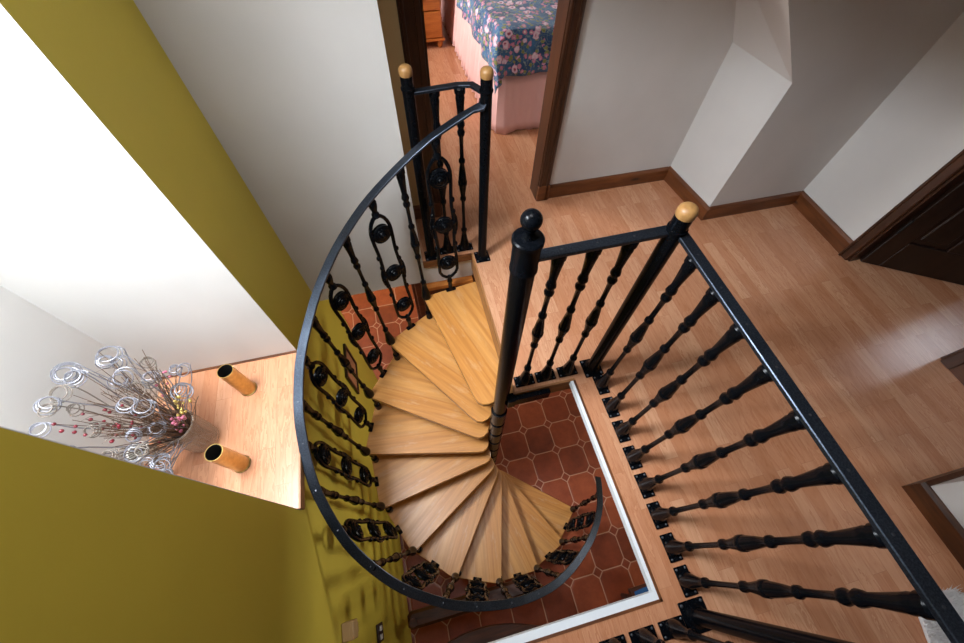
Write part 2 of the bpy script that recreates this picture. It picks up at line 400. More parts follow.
# timber and white trims around the stairwell
b=MB(); b.box(.335,.345,.61,1.505,-.13,.001); struct(b.build('trim_3',M['edge_y']))
b=MB(); b.box(.335,.645,.602,.612,-.11,.001); struct(b.build('trim_4',M['edge_x']))
b=MB(); b.box(.045,.335,1.49,1.505,-.045,.001); struct(b.build('trim_5',M['base_x']))
b=MB(); b.box(.045,.335,1.46,1.50,-.235,-.205); struct(b.build('trim_6',M['pine']))
b=MB(); b.box(.623,.645,-.265,.602,-.04,-.004); struct(b.build('trim_7',M['whitetrim']))
b=MB(); b.box(XW,.645,-.30,-.265,-.04,-.004); struct(b.build('trim_8',M['whitetrim']))
b=MB(); b.box(.637,.6465,-.30,.602,-.004,.0015); struct(b.build('trim_9',M['base_y']))
b=MB(); b.box(XW,.6465,-.3005,-.291,-.004,.0015); struct(b.build('trim_10',M['base_x']))
# skirting boards (with a small top chamfer)
def skirt(name,pts,h=.095,t=.018,m='base_x'):
    b=MB()
    for (p,q,nx,ny) in pts:
        p=Vector((*p,0)); q=Vector((*q,0)); n=Vector((nx,ny,0))
        vs=[p,q,q+n*t,p+n*t,p+Vector((0,0,h)),q+Vector((0,0,h)),q+n*t*.45+Vector((0,0,h)),p+n*t*.45+Vector((0,0,h)),p+n*t+Vector((0,0,h-.014)),q+n*t+Vector((0,0,h-.014))]
        b.add(vs,[(3,2,1,0),(4,5,6,7),(2,3,8,9),(9,8,7,6),(0,1,5,4),(1,2,9,6,5),(3,0,4,7,8)])
    return struct(b.build(name,M[m]))
skirt('baseboard_rear',[((.929,1.87),(1.776,1.87),0,-1)])
skirt('baseboard_bulkhead_side',[((1.793,1.87),(1.842,1.442),-1,0)],m='base_y')
skirt('baseboard_bulkhead',[((1.84,1.46),(2.502,1.46),0,-1)])
skirt('baseboard_right',[((2.52,1.46),(2.52,.995),-1,0)],m='base_y')
skirt('baseboard_doorway',[((.045,1.87),(.125,1.87),0,-1)])
skirt('baseboard_block_side',[((1.85,-.182),(1.85,-3),-1,0)],m='dark_y')
skirt('baseboard_block',[((1.85,-.2),(2.50,-.2),0,1)],m='dark_x')
skirt('baseboard_jamb',[((2.52,.26),(2.52,-.2),-1,0)],m='dark_y')
# bedroom doorway casing
def casing(name,x0,x1,y0,y1,z1,m='dark_z',lay='y'):
    b=MB(); b.bbox(x0,x1,y0,y1,0,z1,.006); return b
b=MB(); b.bbox(.127,.217,1.846,1.87,0,2.12,.005); b.bbox(.138,.152,1.838,1.85,0,2.12,.003); b.bbox(.19,.217,1.84,1.85,0,2.12,.003); b.box(.217,.229,1.855,1.985,0,2.05)
b.bbox(.852,.925,1.846,1.87,0,2.12,.005); b.bbox(.90,.915,1.838,1.85,0,2.12,.003); b.bbox(.852,.868,1.84,1.85,0,2.12,.003); b.box(.848,.862,1.855,1.975,0,2.05)
b.bbox(.127,.925,1.846,1.87,2.05,2.14,.005); b.box(.217,.862,1.855,1.985,2.04,2.052)
struct(b.build('trim_11',M['dark_z']))
b=MB(); b.bbox(.848,.929,1.838,1.87,0,.115,.004); b.bbox(.121,.221,1.838,1.87,0,.115,.004); struct(b.build('trim_12',M['base_x']))
# right door casing
b=MB(); b.bbox(2.494,2.52,.945,1.0,0,2.06,.005); b.bbox(2.487,2.50,.985,1.0,0,2.06,.003); b.box(2.515,2.63,.935,.95,0,2.0); b.bbox(2.494,2.52,.215,.27,0,2.06,.005); b.box(2.515,2.63,.27,.282,0,2.0); b.bbox(2.494,2.52,.215,1.0,2.0,2.06,.005)
struct(b.build('trim_13',M['dark_z']))
# door leaf standing open into the side room
DA=math.atan2(-.36,.57); MD=Matrix.Translation((2.575,.93,0))@Matrix.Rotation(DA,4,'Z')
b=MB(); L=.64
for q in ((0,.1,-.02,.02,.012,1.98),(L-.1,L,-.02,.02,.012,1.98),(.1,L-.1,-.02,.02,.012,.2),(.1,L-.1,-.02,.02,.88,1.02),(.1,L-.1,-.02,.02,1.86,1.98),(.28,.36,-.02,.02,.2,.88),(.28,.36,-.02,.02,1.02,1.86)): b.bbox(*q,.003)
for x0,x1 in ((.1,.28),(.36,L-.1)):
    for z0,z1 in ((.2,.88),(1.02,1.86)): b.box(x0,x1,-.008,.008,z0,z1); b.bbox(x0+.025,x1-.025,-.014,.014,z0+.03,z1-.03,.006)
d=struct(b.build('door_1',M['door'])); d.matrix_world=MD
b=MB(); b.lathe([(.02,0),(.02,.006),(.008,.008),(.008,.05),(.02,.055),(.024,.07),(.015,.085),(1e-6,.088)],16,Matrix.Translation((L-.06,-.02,.98))@Matrix.Rotation(PI/2,4,'X'))
b.build('door_handle',M['brass'],d)
for z in (.25,1.7):
    b=MB(); b.lathe([(.006,z),(.006,z+.09)],10,Matrix.Translation((-.004,-.024,0))); b.build('hinge',M['shade_and_hinge'],d)

# ------------------------------------------------------------------ ironwork
def rot_axis(p0,p1,spin=0):
    d=(p1-p0); q=d.to_track_quat('Z','Y'); return q
def plain_profile(L,foot=True):
    k=L/.93
    P=[(.026,0),(.028,.012),(.027,.03),(.023,.055),(.018,.085),(.014,.115),(.0125,.135),(.0165,.145),(.0165,.155),(.0095,.165),(.0085,.25),(.0085,.345),(.010,.355),(.0155,.365),(.0155,.378),(.011,.388),
       (.015,.42),(.0195,.455),(.0205,.47),(.0195,.50),(.015,.545),(.0105,.578),(.0155,.588),(.0155,.60),(.0095,.61),(.0088,.66),(.0095,.715),(.0155,.725),(.0175,.738),(.0125,.75),(.0125,.758),(.018,.77),(.0155,.785),(.0125,.795),
       (.0145,.83),(.018,.875),(.0195,.885),(.0175,.90),(.0225,.905),(.0225,.925),(.018,.93)]
    return [(r,z*k) for r,z in P]
def make_plain(name='baluster'):
    b=MB(); b.lathe(plain_profile(.93),18)
    # raised collar on the bulge
    b.lathe([(.0195,.455),(.0225,.46),(.0225,.48),(.0195,.485)],18)
    return b.build(name,M['iron'])
plain=make_plain(); 
def make_plate(parent):
    b=MB(); b.bbox(-.022,.022,-.038,.038,0,.006,.002); b.bbox(-.016,.016,-.025,.025,.005,.014,.003)
    o=b.build('base_plate',M['iron'],parent)
    return o
def add_screws(o,pts,r=.0045,z=.006):
    pass
def plate_mesh():
    b=MB(); b.bbox(-.027,.027,-.048,.048,0,.006,.002); b.bbox(-.023,.023,-.028,.028,.005,.026,.005)
    b.m=1
    for sx in (-1,1):
        for sy in (-1,1): b.lathe([(.0045,.005),(.0045,.0075),(.003,.009),(1e-6,.0095)],8,Matrix.Translation((sx*.018,sy*.039,0)))
    return b.build('base_plate',[M['iron'],M['screw']])
plate0=plate_mesh()
plain_used=[False]
def place_baluster(root,x,y,z,top,rz,plate=True):
    """root at origin; baluster leaning from foot (x,y,z) to top point"""
    if plain_used[0]: o=plain.copy(); COL.objects.link(o)
    else: o=plain; plain_used[0]=True
    p0=Vector((x,y,z)); p1=Vector(top); d=p1-p0
    q=Vector((0,0,1)).rotation_difference(d.normalized())
    o.rotation_mode='QUATERNION'; o.rotation_quaternion=q@Matrix.Rotation(rz,3,'Z').to_quaternion()
    o.location=p0; o.scale=(1,1,d.length/.93); o.parent=root
    if plate:
        if plate0.parent is None: c=plate0
        else: c=plate0.copy(); COL.objects.link(c)
        c.parent=o; c.location=(0,0,0)
    return o
def make_post(root,x,y,H,r=.0265,pw=.05,rz=0):
    b=MB(); b.lathe([(r+.012,.006),(r+.012,.012),(r+.002,.022),(r,.03),(r,H-.05),(r+.0035,H-.05),(r+.0035,H-.044),(r,H-.043),(r,H)],28)
    o=b.build('newel_post',M['iron'],root,(x,y,0),(0,0,rz))
    b=MB(); b.bbox(-pw,pw,-pw,pw,0,.007,.003); b.m=1
    for sx in (-1,1):
        for sy in (-1,1): b.lathe([(.006,.006),(.006,.009),(1e-6,.011)],8,Matrix.Translation((sx*(pw-.011),sy*(pw-.011),0)))
    b.build('base_plate',[M['iron'],M['screw']],o)
    b=MB(); R=r+.0005; b.lathe([(R,H),(R+.0015,H+.005),(R+.0015,H+.018),(R-.0015,H+.026),(R-.006,H+.031),(R-.013,H+.034),(1e-6,H+.035)],28)
    c=b.build('wooden_cap',M['capwood'],o); c['label']='rounded pale wooden cap'
    return o
def flat_rail(root,pts,w=.036,h=.012,screws=()):
    """flat bar swept along pts"""
    b=MB(); pts=[Vector(p) for p in pts]; vs=[];n=len(pts)
    prof=[(-w/2,-h/2),(w/2,-h/2),(w/2,h/2-.002),(w/2-.002,h/2),(-w/2+.002,h/2),(-w/2,h/2-.002)]
    for i,p in enumerate(pts):
        if 0<i<n-1:
            a=(pts[i]-pts[i-1]); a.z=0; c=(pts[i+1]-pts[i]); c.z=0; a.normalize(); c.normalize()
            t=(a+c).normalized(); k=1/max(.5,t.dot(a))
        else: t=(pts[min(i+1,n-1)]-pts[max(i-1,0)]); t.z=0; t.normalize(); k=1
        s=Vector((t.y,-t.x,0))
        for (u,v) in prof: vs.append(p+s*u*k+Vector((0,0,v)))
    m=len(prof); fs=[tuple(range(m-1,-1,-1)),tuple(range((n-1)*m,n*m))]
    for i in range(n-1):
        for k in range(m):
            j=(k+1)%m; fs.append((i*m+k,i*m+j,(i+1)*m+j,(i+1)*m+k))
    b.add(vs,[f[::-1] for f in fs])
    b.m=1
    for s in screws: b.lathe([(.0032,h/2-.001),(.0032,h/2+.0008),(1e-6,h/2+.0012)],8,Matrix.Translation(s))
    return b.build('handrail',[M['rail'],M['screw']],root)
ZR=.936
# gallery balustrade
bal=thing('balustrade',(.735,.14,0),'black iron gallery balustrade with turned balusters around the stairwell','balustrade')
bo=Vector((.735,.14,0))
class Off: pass
def sub(x,y,z=0): return (x-bo.x,y-bo.y,z)
pA=Vector(sub(.748,.645)); make_post(bal,pA.x,pA.y,1.0,.0265,.047)
pB=Vector(sub(.742,-.368)); make_post(bal,pB.x,pB.y,1.0,.0265,.05)
f1=[.402,.509,.622]; f2=[.549,.433,.318,.200,.083,-.033,-.150,-.262]; f3=[.642,.528,.415,.300,.185,.07,-.045,-.16,-.275,-.39,-.505]
for x in f1: p=sub(x,.655); place_baluster(bal,p[0],p[1],.003,(p[0],p[1],ZR-.005),PI/2)
for y in f2: p=sub(.757,y); place_baluster(bal,p[0],p[1],.003,(p[0]+.008,p[1],ZR-.005),0)
for x in f3: p=sub(x,-.378); place_baluster(bal,p[0],p[1],.003,(p[0],p[1],ZR-.005),PI/2)
path=[sub(.312,.650,ZR),sub(.765,.656,ZR),sub(.765,-.378,ZR),sub(-.615,-.378,ZR)]
flat_rail(bal,path,.036,.012,[sub(x,.653,ZR) for x in f1]+[sub(.765,y,ZR) for y in f2]+[sub(x,-.378,ZR) for x in f3])
# landing guard in front of the bedroom door
lg=thing('landing_guard',(.245,1.53,0),'black iron guard rail between two wooden-capped posts before the bedroom doorway','guard rail')
lo=Vector((.245,1.53,0))
make_post(lg,.103-lo.x,1.537-lo.y,1.0,.0235,.038); make_post(lg,.391-lo.x,1.462-lo.y,1.0,.0235,.042)
flat_rail(lg,[(.103-lo.x,1.537-lo.y,ZR),(.30-lo.x,1.553-lo.y,ZR),(.352-lo.x,1.545-lo.y,ZR),(.391-lo.x,1.475-lo.y,ZR)],.03,.011)
for x in (.203,.306): place_baluster(lg,x-lo.x,1.553-lo.y,.003,(x-lo.x,1.553-lo.y,ZR-.005),PI/2)

# ------------------------------------------------------------------ spiral staircase
PX,PY=.28,.615; RISE=.19; STEP=21.7; A0=109
st=thing('spiral_staircase',(PX,PY,ZL),'spiral staircase with pale oak treads, black iron pole and scroll balusters','staircase')
z0=-ZL
b=MB(); b.lathe([(.07,0),(.07,.008),(.0345,.014),(.0345,z0+.935),(.0385,z0+.937),(.0385,z0+.947),(.037,z0+.95),(.037,z0+1.035),(.041,z0+1.04),(.041,z0+1.052),(.037,z0+1.056),(.018,z0+1.058),(.013,z0+1.066),(.0125,z0+1.078),(.016,z0+1.086)],36)
pole=b.build('centre_pole',M['iron'],st)
b=MB(); b.sphere((0,0,z0+1.112),.0265,24,16); b.build('ball_finial',M['iron'],pole)
b=MB(); b.bbox(-.03,.17,-.022,.004,z0-.075,z0-.055,.003); b.bbox(.02,.235,-.040,-.016,z0-.085,z0-.015,.002); b.bbox(.02,.06,-.045,.0,z0-.09,z0-.010,.003); o=b.build('landing_bracket',M['iron'],st); o.rotation_euler=(0,0,0)
# tread mesh in local frame: x outward along the front edge direction, +y clockwise side is negative
def tread_poly():
    F=[(.822,0.0),(.49,-.037),(.10,-.083)]
    # v positive = towards the rear (clockwise) -> y = -v
    pts=[(.822,.012),(.815,.0),(.49,-.037),(.115,-.080),(.085,-.079),(.060,-.064),(.044,-.035),(.040,.015),(.044,.062),(.060,.092),(.09,.118),(.34,.200),(.745,.331),(.757,.326)]
    return [(u,-v) for u,v in pts][::-1]
tp=tread_poly()
def make_tread():
    b=MB(); b.prism(tp,-.036,0,None,.003)
    return b.build('tread',M['tread'])
tread=make_tread()
# black hub sleeve under each tread
hb=MB(); hb.lathe([(.0345,-.1905),(.0425,-.1900),(.0425,-.037),(.0345,-.0365)],24); hub=hb.build('hub_sleeve',M['iron'])
# small spacer between tread corners
spc=MB(); spc.lathe([(.012,-.1895),(.020,-.188),(.020,-.13),(.012,-.124),(.011,-.037)],14); spacer=spc.build('spacer_sleeve',M['iron'])
cnt=[0]
# scroll baluster, local z up, local x radial, local y tangential, length 1.0
def make_scroll():
    b=MB()
    b.bbox(-.013,.013,-.030,.030,0,.010,.003); b.lathe([(.013,.008),(.0145,.02),(.0125,.03),(.0125,.075),(.016,.08),(.016,.095),(.012,.105),(.012,.13)],16)
    hw=.052
    for s in (-1,1):
        pts=[(0,0,.118),(0,s*.018,.128),(0,s*.040,.150),(0,s*.052,.18),(0,s*hw,.24)]
        pts+=[(0,s*(hw-.006*math.sin((.24+.047*k-.246)/.277*2*PI-PI/2)*.5-.003),.24+.047*k) for k in range(1,12)]
        pts+=[(0,s*hw,.80),(0,s*.051,.825),(0,s*.045,.852),(0,s*.034,.877),(0,s*.019,.896),(0,0,.904)]
        b.tube(pts,.0092,8)
        for zc in (.38,.46,.53,.60,.67):
            rr=.0125 if zc not in (.53,) else .015
            b.sphere((0,s*hw,zc),rr,10,6,(1,1,1.3))
        # small outward curls beside the middle rosette
        b.tube([(0,s*hw,.45),(0,s*(hw+.012),.48),(0,s*(hw+.016),.52),(0,s*(hw+.013),.56),(0,s*hw,.60)],.006,6)
    b.lathe([(.010,.895),(.018,.902),(.018,.918),(.0125,.925),(.0125,.935),(.018,.955),(.020,.968),(.020,.982),(.016,.988),(.016,1.0)],14)
    return b.build('scroll_baluster',M['iron'])
scroll=make_scroll()
def make_ros():
    b=MB()
    pr=[(.045,0),(.0475,.004),(.0475,.010),(.042,.014),(.039,.011),(.036,.011),(.034,.016),(.028,.018),(.025,.014),(.022,.014),(.019,.020),(.014,.022),(.012,.019),(.009,.024),(.005,.027),(1e-6,.0275)]
    Mx=Matrix.Rotation(PI/2,4,'Y'); b.lathe(pr,26,Mx); b.lathe(pr,26,Matrix.Rotation(-PI/2,4,'Y'))
    for s in (-1,1): b.tube([(0,s*.040,0),(0,s*.056,0)],.008,8)
    return b.build('rosette',M['iron'],scroll)
r1=make_ros(); r1.location=(0,0,.246)
for z in (.525,.80):
    c=r1.copy(); COL.objects.link(c); c.parent=scroll; c.location=(0,0,z)
# handrail radius and height offset by angle (fitted from the hand-bent rail)
RT=[(84,.850),(95,.838),(108,.843),(122,.853),(137,.857),(152,.861),(167,.866),(181,.870),(196,.884),(210,.898),(223,.896),(238,.880),(256,.860),(275,.849),(297,.824),(318,.812),(328,.80),(345,.79)]
DT=[(84,.872),(98,.897),(152,.905),(167,.93),(181,.96),(196,.975),(210,.94),(223,.905),(238,.90),(400,.90)]
def itp(T,a):
    if a<=T[0][0]: return T[0][1]
    for (a0,v0),(a1,v1) in zip(T,T[1:]):
        if a<=a1:
            t=(a-a0)/(a1-a0); t=t*t*(3-2*t)*.5+t*.5; return v0+(v1-v0)*t
    return T[-1][1]
def railpt(a):
    R=itp(RT,a); z=itp(DT,a)-RISE*(1+(a-A0)/STEP)
    return Vector((R*math.cos(rad(a)),R*math.sin(rad(a)),z-ZL))
for i in range(1,12):
    a=A0+STEP*(i-1); z=-RISE*i-ZL
    if i==1: t=tread; h=hub; s=spacer; sb=scroll
    else:
        t=tread.copy(); h=hub.copy(); s=spacer.copy()
        for o in (t,h,s): COL.objects.link(o)
        sb=copy_tree(scroll)
    t.parent=st; t.location=(0,0,z); t.rotation_euler=(0,0,rad(a))
    h.parent=st; h.location=(0,0,z); h.rotation_euler=(0,0,rad(a))
    if i<11:
        ra=rad(a-.2); s.parent=st; s.location=(.792*math.cos(ra),.792*math.sin(ra),z)
    # plain baluster at the front corner
    fa=rad(a-.9); fr=.812
    top=railpt(a-.5)
    pb=place_baluster(st,fr*math.cos(fa),fr*math.sin(fa),z+.0005,(top.x,top.y,top.z-.006),fa,False)
    # scroll baluster at mid tread
    ma=a-12.0; mr=.800
    p0=Vector((mr*math.cos(rad(ma)),mr*math.sin(rad(ma)),z+.0005)); p1=railpt(ma); p1.z-=.006
    d_=p1-p0; zx=d_.normalized(); rx=Vector((math.cos(rad(ma)),math.sin(rad(ma)),0)); yx=zx.cross(rx).normalized(); xx=yx.cross(zx)
    Mr=Matrix((xx,yx,zx)).transposed()
    sb.rotation_mode='QUATERNION'; sb.rotation_quaternion=Mr.to_quaternion(); sb.location=p0; sb.scale=(1,1,d_.length); sb.parent=st
pts=[]
pts.append((.391-PX-.010,1.462-PY+.0,.915-ZL)); pts.append((.391-PX-.022,1.462-PY-.012,.900-ZL))
a=86
while a<=335: pts.append(tuple(railpt(a))); a+=3
screws=[tuple(railpt(A0+STEP*(i-1)-.5)) for i in range(1,12)]+[tuple(railpt(A0+STEP*(i-1)-12)) for i in range(1,12)]
flat_rail(st,pts,.040,.011,screws)

# ------------------------------------------------------------------ niche contents
ZS=.104
def brass(x,y,h,label):
    t=thing('brass_vase',(x,y,ZS),label,'vase')
    b=MB(); b.lathe([(.0345,0),(.0345,.005),(.0315,.007),(.0318,.016),(.0318,.10),(.0305,h-.004),(.0315,h),(.0285,h),(.0285,h-.004)],32,None,False); b.lathe([(1e-6,0),(.0345,0)],32,None,False); b.m=1; b.lathe([(.0284,h-.001),(.0284,.02),(1e-6,.018)],32,None,False)  # second lathe: near-black lining stands for the shade inside
    b.build('body',[M['brass'],M['shade_and_hinge']],t)
    b=MB(); b.lathe([(.0347,.0),(.0347,.003),(.0325,.0055)],32,None,False); b.build('base_ring',M['green_rim'],t)
brass(-.826,.864,.195,'tall brass tube vase standing nearer the white side wall of the niche')
brass(-.833,.537,.20,'tall brass tube vase on the laminate shelf in front of the glass vase')
VX,VY=-.985,.675
t=thing('glass_vase',(VX,VY,ZS),'clear ribbed glass vase holding dried twigs on the niche shelf','vase')
b=MB()
n=48; prof=[(.050,.0),(.056,.006),(.060,.05),(.062,.12),(.064,.195),(.0615,.195),(.0585,.12),(.0565,.05),(.052,.012)]
vs=[];fs=[]
for (r,z) in prof:
    for i in range(n):
        a=2*PI*i/n; q=r*(1+(.018 if i%2 else -.01)*(1 if .004<z else 0)); vs.append((q*math.cos(a),q*math.sin(a),z))
for k in range(len(prof)-1):
    for i in range(n): j=(i+1)%n; fs.append((k*n+i,k*n+j,(k+1)*n+j,(k+1)*n+i))
fs.append(tuple(range(n-1,-1,-1))); b.add(vs,fs,True); b.build('body',M['vase'],t)
b=MB(); b.lathe([(.0645,.192),(.0665,.196),(.0645,.200),(.0610,.200),(.0600,.196),(.0610,.192),(.0645,.192)],36,None,False); b.build('rim',M['vase'],t)
def clampn(p):
    return (min(max(p[0],NX+.012),XW-.02),min(max(p[1],.335),.995),p[2])
def stem_path(tip,bend=.05,n=14):
    r=.035*math.sqrt(random.random()); a=random.uniform(0,2*PI)
    p0=Vector((VX+r*math.cos(a),VY+r*math.sin(a),ZS+.016)); 
    dirn=Vector(tip)-p0; rim=Vector((VX+.05*min(1,max(-1,dirn.x/.2)),VY+.05*min(1,max(-1,dirn.y/.2)),ZS+.2))
    tip=Vector(tip); out=[]
    for k in range(n+1):
        t=k/n
        p=(1-t)**2*p0+2*t*(1-t)*(rim*1.0)+t*t*tip
        w=bend*math.sin(t*PI)*t*(.5)
        out.append(Vector(p)+Vector((w*math.sin(5*t+a),w*math.cos(4*t+a),0)))
    return out
def tip(a,spread,h): # a angle, spread radius
    return Vector((VX+spread*math.cos(a),VY+spread*math.sin(a),h))
# silver coiled stems
k=0
coils=[(-1.05,.90,.48),(-1.0,.91,.42),(-.95,.88,.36),(-1.06,.86,.54),(-1.10,.80,.58),(-1.10,.74,.62),(-1.10,.68,.62),(-1.12,.62,.58),(-1.10,.56,.50),(-1.07,.51,.44),(-1.03,.47,.38),(-.99,.45,.34),(-1.0,.50,.38),(-1.02,.55,.42),(-.98,.58,.42),(-1.0,.63,.48),(-.97,.70,.46),(-1.0,.77,.44),(-1.04,.82,.48),(-1.12,.84,.58),(-.92,.80,.32),(-1.08,.64,.52),(-1.05,.49,.36),(-1.0,.54,.36),(-.95,.55,.36),(-1.10,.70,.54),(-1.01,.86,.40),(-.98,.66,.36),(-.96,.49,.32),(-1.06,.58,.46)]
for (x,y,z) in coils+[(x+.03,y-.02,z+.05) for x,y,z in coils[::2]]:
    x+=random.uniform(-.015,.015); y+=random.uniform(-.015,.015); z+=random.uniform(-.03,.03)
    path=stem_path((x,y,z),.06)
    end=path[-1]; d=(path[-1]-path[-3]).normalized()
    R0=random.uniform(.020,.042); ax=Vector((random.uniform(-1,1),random.uniform(-1,1),random.uniform(.2,1))).normalized()
    ax=(ax*.55+(Vector((0,0,1.75))-end).normalized()*1.0+d*.15).normalized()
    u=ax.orthogonal().normalized(); w=ax.cross(u); turns=random.uniform(1.6,3.4)*2*PI; m=int(turns/.38); c0=end-u*R0
    c0=end-u*R0
    for q in range(1,m+1):
        a=turns*q/m; R1=R0*(1-.45*q/m)
        path.append(c0+u*R1*math.cos(a)+w*R1*math.sin(a)+ax*(.03*q/m))
    path=[clampn(p) for p in path]
    silver=(k%4!=1)
    b=MB(); b.tube(path,[.0014+.0006*min(1,i/12) for i in range(len(path))],5)
    o=b.build('curly_twig',M['silver'] if silver else M['grey_twig'])
    if silver: tag(o,'silver painted twig curling into loops in the dried bunch','twig','silver curly twigs in the glass vase')
    else: tag(o,'dull grey twig curling into loops in the dried bunch','twig','grey curly twigs in the glass vase')
    k+=1
# dry straight stems
for i in range(80):
    a=rad(random.uniform(60,300)) if i%3 else rad(random.uniform(0,360)); sp=random.uniform(.03,.20); 
    x,y=VX+sp*math.cos(a)*.8,VY+sp*math.sin(a); z=ZS+random.uniform(.34,.60)-sp*.4
    x=max(x,NX+.03)
    path=[clampn(p) for p in stem_path((x,y,z),.03,9)]
    b=MB(); b.tube(path,[.0018*(1-.5*i_/len(path)) for i_ in range(len(path))],5)
    for s in range(3):
        i0=random.randint(5,8); p=Vector(path[i0]); dd=Vector((random.uniform(-1,1),random.uniform(-1,1),random.uniform(.5,1.5))).normalized()*.06
        b.tube([clampn(p),clampn(p+dd*.5+Vector((0,0,.008))),clampn(p+dd)],[.0009,.0007,.0004],4)
    tag(b.build('dry_stem',M['stem']),'thin brown dry stem fanning out of the glass vase','stem','brown dry stems in the glass vase')
def sprig(tips,mat,label,r,nb,grp=None,spread=.03,up=.12):
    p=[Vector(clampn(q)) for q in stem_path(tips,.02,10)]
    t=thing('berry_sprig',(VX,VY,ZS),label,'berry sprig',grp)
    b=MB(); b.tube([q-Vector((VX,VY,ZS)) for q in p],.0012,5); b.build('stalk',M['stem'],t)
    for i in range(nb):
        f=i/max(1,nb-1); base=p[-1]*(f)+p[-5]*(1-f) 
        q=Vector(clampn(base+Vector((random.uniform(-1,1),random.uniform(-1,1),random.uniform(-.6,.6)))*spread))-Vector((VX,VY,ZS))
        b=MB(); b.sphere(q,r*random.uniform(.85,1.1),8,6); b.build('berry',mat,t)
for x,y,z,l in ((-1.08,.66,.56,'sprig of dark red berries rising straight up in the middle of the dried bunch'),(-1.12,.62,.60,'sprig of dark red berries leaning to the back wall of the niche'),(-1.05,.60,.50,'sprig of dark red berries leaning towards the stairwell side of the bunch')):
    sprig((x,y,z),M['red'],l,.0055,13)
sprig((-.98,.84,.42),M['pinkb'],'sprig of dusky pink berries spreading towards the white side wall',.0055,14,None,.035)
sprig((-.93,.665,.375),M['pinkb'],'sprig of bright pink berries drooping over the glass vase rim',.0062,18,None,.022)
sprig((-.915,.725,.40),M['gold'],'sprig of gold berries beside the glass vase rim',.006,20,None,.024)
# white pot and twisted vine
t=thing('white_pot',(-1.158,.640,ZS),'small white ceramic pot behind the dried bunch at the niche edge','pot')
b=MB(); b.lathe([(.026,0),(.030,.004),(.033,.06),(.034,.115),(.030,.115),(.029,.06),(.026,.01),(1e-6,.010)],28); b.build('body',M['pot'],t)
b=MB(); b.lathe([(.0335,.108),(.037,.112),(.037,.118),(.030,.119),(.030,.110)],28,None,False); b.build('rim',M['pot'],t)
b=MB()
for ph in (0,2.1,4.2):
    pts=[]
    for i in range(30):
        f=i/29; p=Vector((VX-.02,VY-.01,ZS+.20))*(1-f)**2+2*f*(1-f)*Vector((VX-.06,VY-.10,ZS+.24))+f*f*Vector((-1.10,.560,ZS+.010))
        pts.append(p+Vector((.007*math.cos(ph+f*14),.007*math.sin(ph+f*14),.004*math.sin(ph*2+f*9)+.004)))
    b.tube(pts,.0035,6)
tag(b.build('twisted_vine',M['vine']),'pale twisted vine drooping from the glass vase to the shelf','vine')

# ------------------------------------------------------------------ bedroom
BX0,BX1,BY0,BY1=.80,2.2,2.64,4.62
bed=thing('bed',((BX0+BX1)/2,(BY0+BY1)/2,0),'bed with pleated pink valance seen through the open doorway','bed'); bc=Vector(((BX0+BX1)/2,(BY0+BY1)/2,0))
b=MB(); b.bbox(BX0+.03-bc.x,BX1-.03-bc.x,BY0+.03-bc.y,BY1-bc.y,.12,.38,.02); b.build('bed_base',M['matt'],bed)
for sx in (BX0+.08,BX1-.08):
    for sy in (BY0+.1,BY1-.08): b=MB(); b.lathe([(.025,0),(.03,.12)],12,Matrix.Translation((sx-bc.x,sy-bc.y,0))); b.build('leg',M['pine'],bed)
b=MB(); b.bbox(BX0+.02-bc.x,BX1-.02-bc.x,BY0+.02-bc.y,BY1-bc.y,.38,.60,.04); b.build('mattress',M['matt'],bed)
# valance: pleated ribbon round three sides
b=MB(); per=[]
def addseg(p,q,n):
    for i in range(n): f=i/n; per.append((p[0]+(q[0]-p[0])*f,p[1]+(q[1]-p[1])*f,math.atan2(q[1]-p[1],q[0]-p[0])-PI/2))
addseg((BX0,BY1),(BX0,BY0),150); addseg((BX0,BY0),(BX1,BY0),110); addseg((BX1,BY0),(BX1,BY1),150)
rows=7; vs=[];fs=[]
for k in range(rows):
    f=k/(rows-1); z=.40*(1-f)+.008*f
    for i,(x,y,na) in enumerate(per):
        front=150<=i<260
        am=(.004+.020*f)*(1.0 if not front else .55)
        w=math.sin(i*.95+.7*math.sin(i*.31)) if not front else (math.sin(i*.33+1.1*math.sin(i*.17))+.3*math.sin(i*1.2))
        o=.012+am*w+.03*f
        ox,oy=math.cos(na)*o,math.sin(na)*o
        if i<150: ox,oy=-o,0
        elif i<260: ox,oy=0,-o
        else: ox,oy=o,0
        if i in (149,150,151): ox,oy=-o*.7,-o*.7
        vs.append((x+ox-bc.x,y+oy-bc.y,z+(.006*math.sin(i*.4) if k==rows-1 else 0)))
L_=len(per)
for k in range(rows-1):
    for i in range(L_-1): fs.append((k*L_+i,k*L_+i+1,(k+1)*L_+i+1,(k+1)*L_+i))
b.add(vs,fs,True); o=b.build('valance',M['pink'],bed)
md=o.modifiers.new('s','SOLIDIFY'); md.thickness=.003
o['label']='pleated pale pink valance reaching the floor'
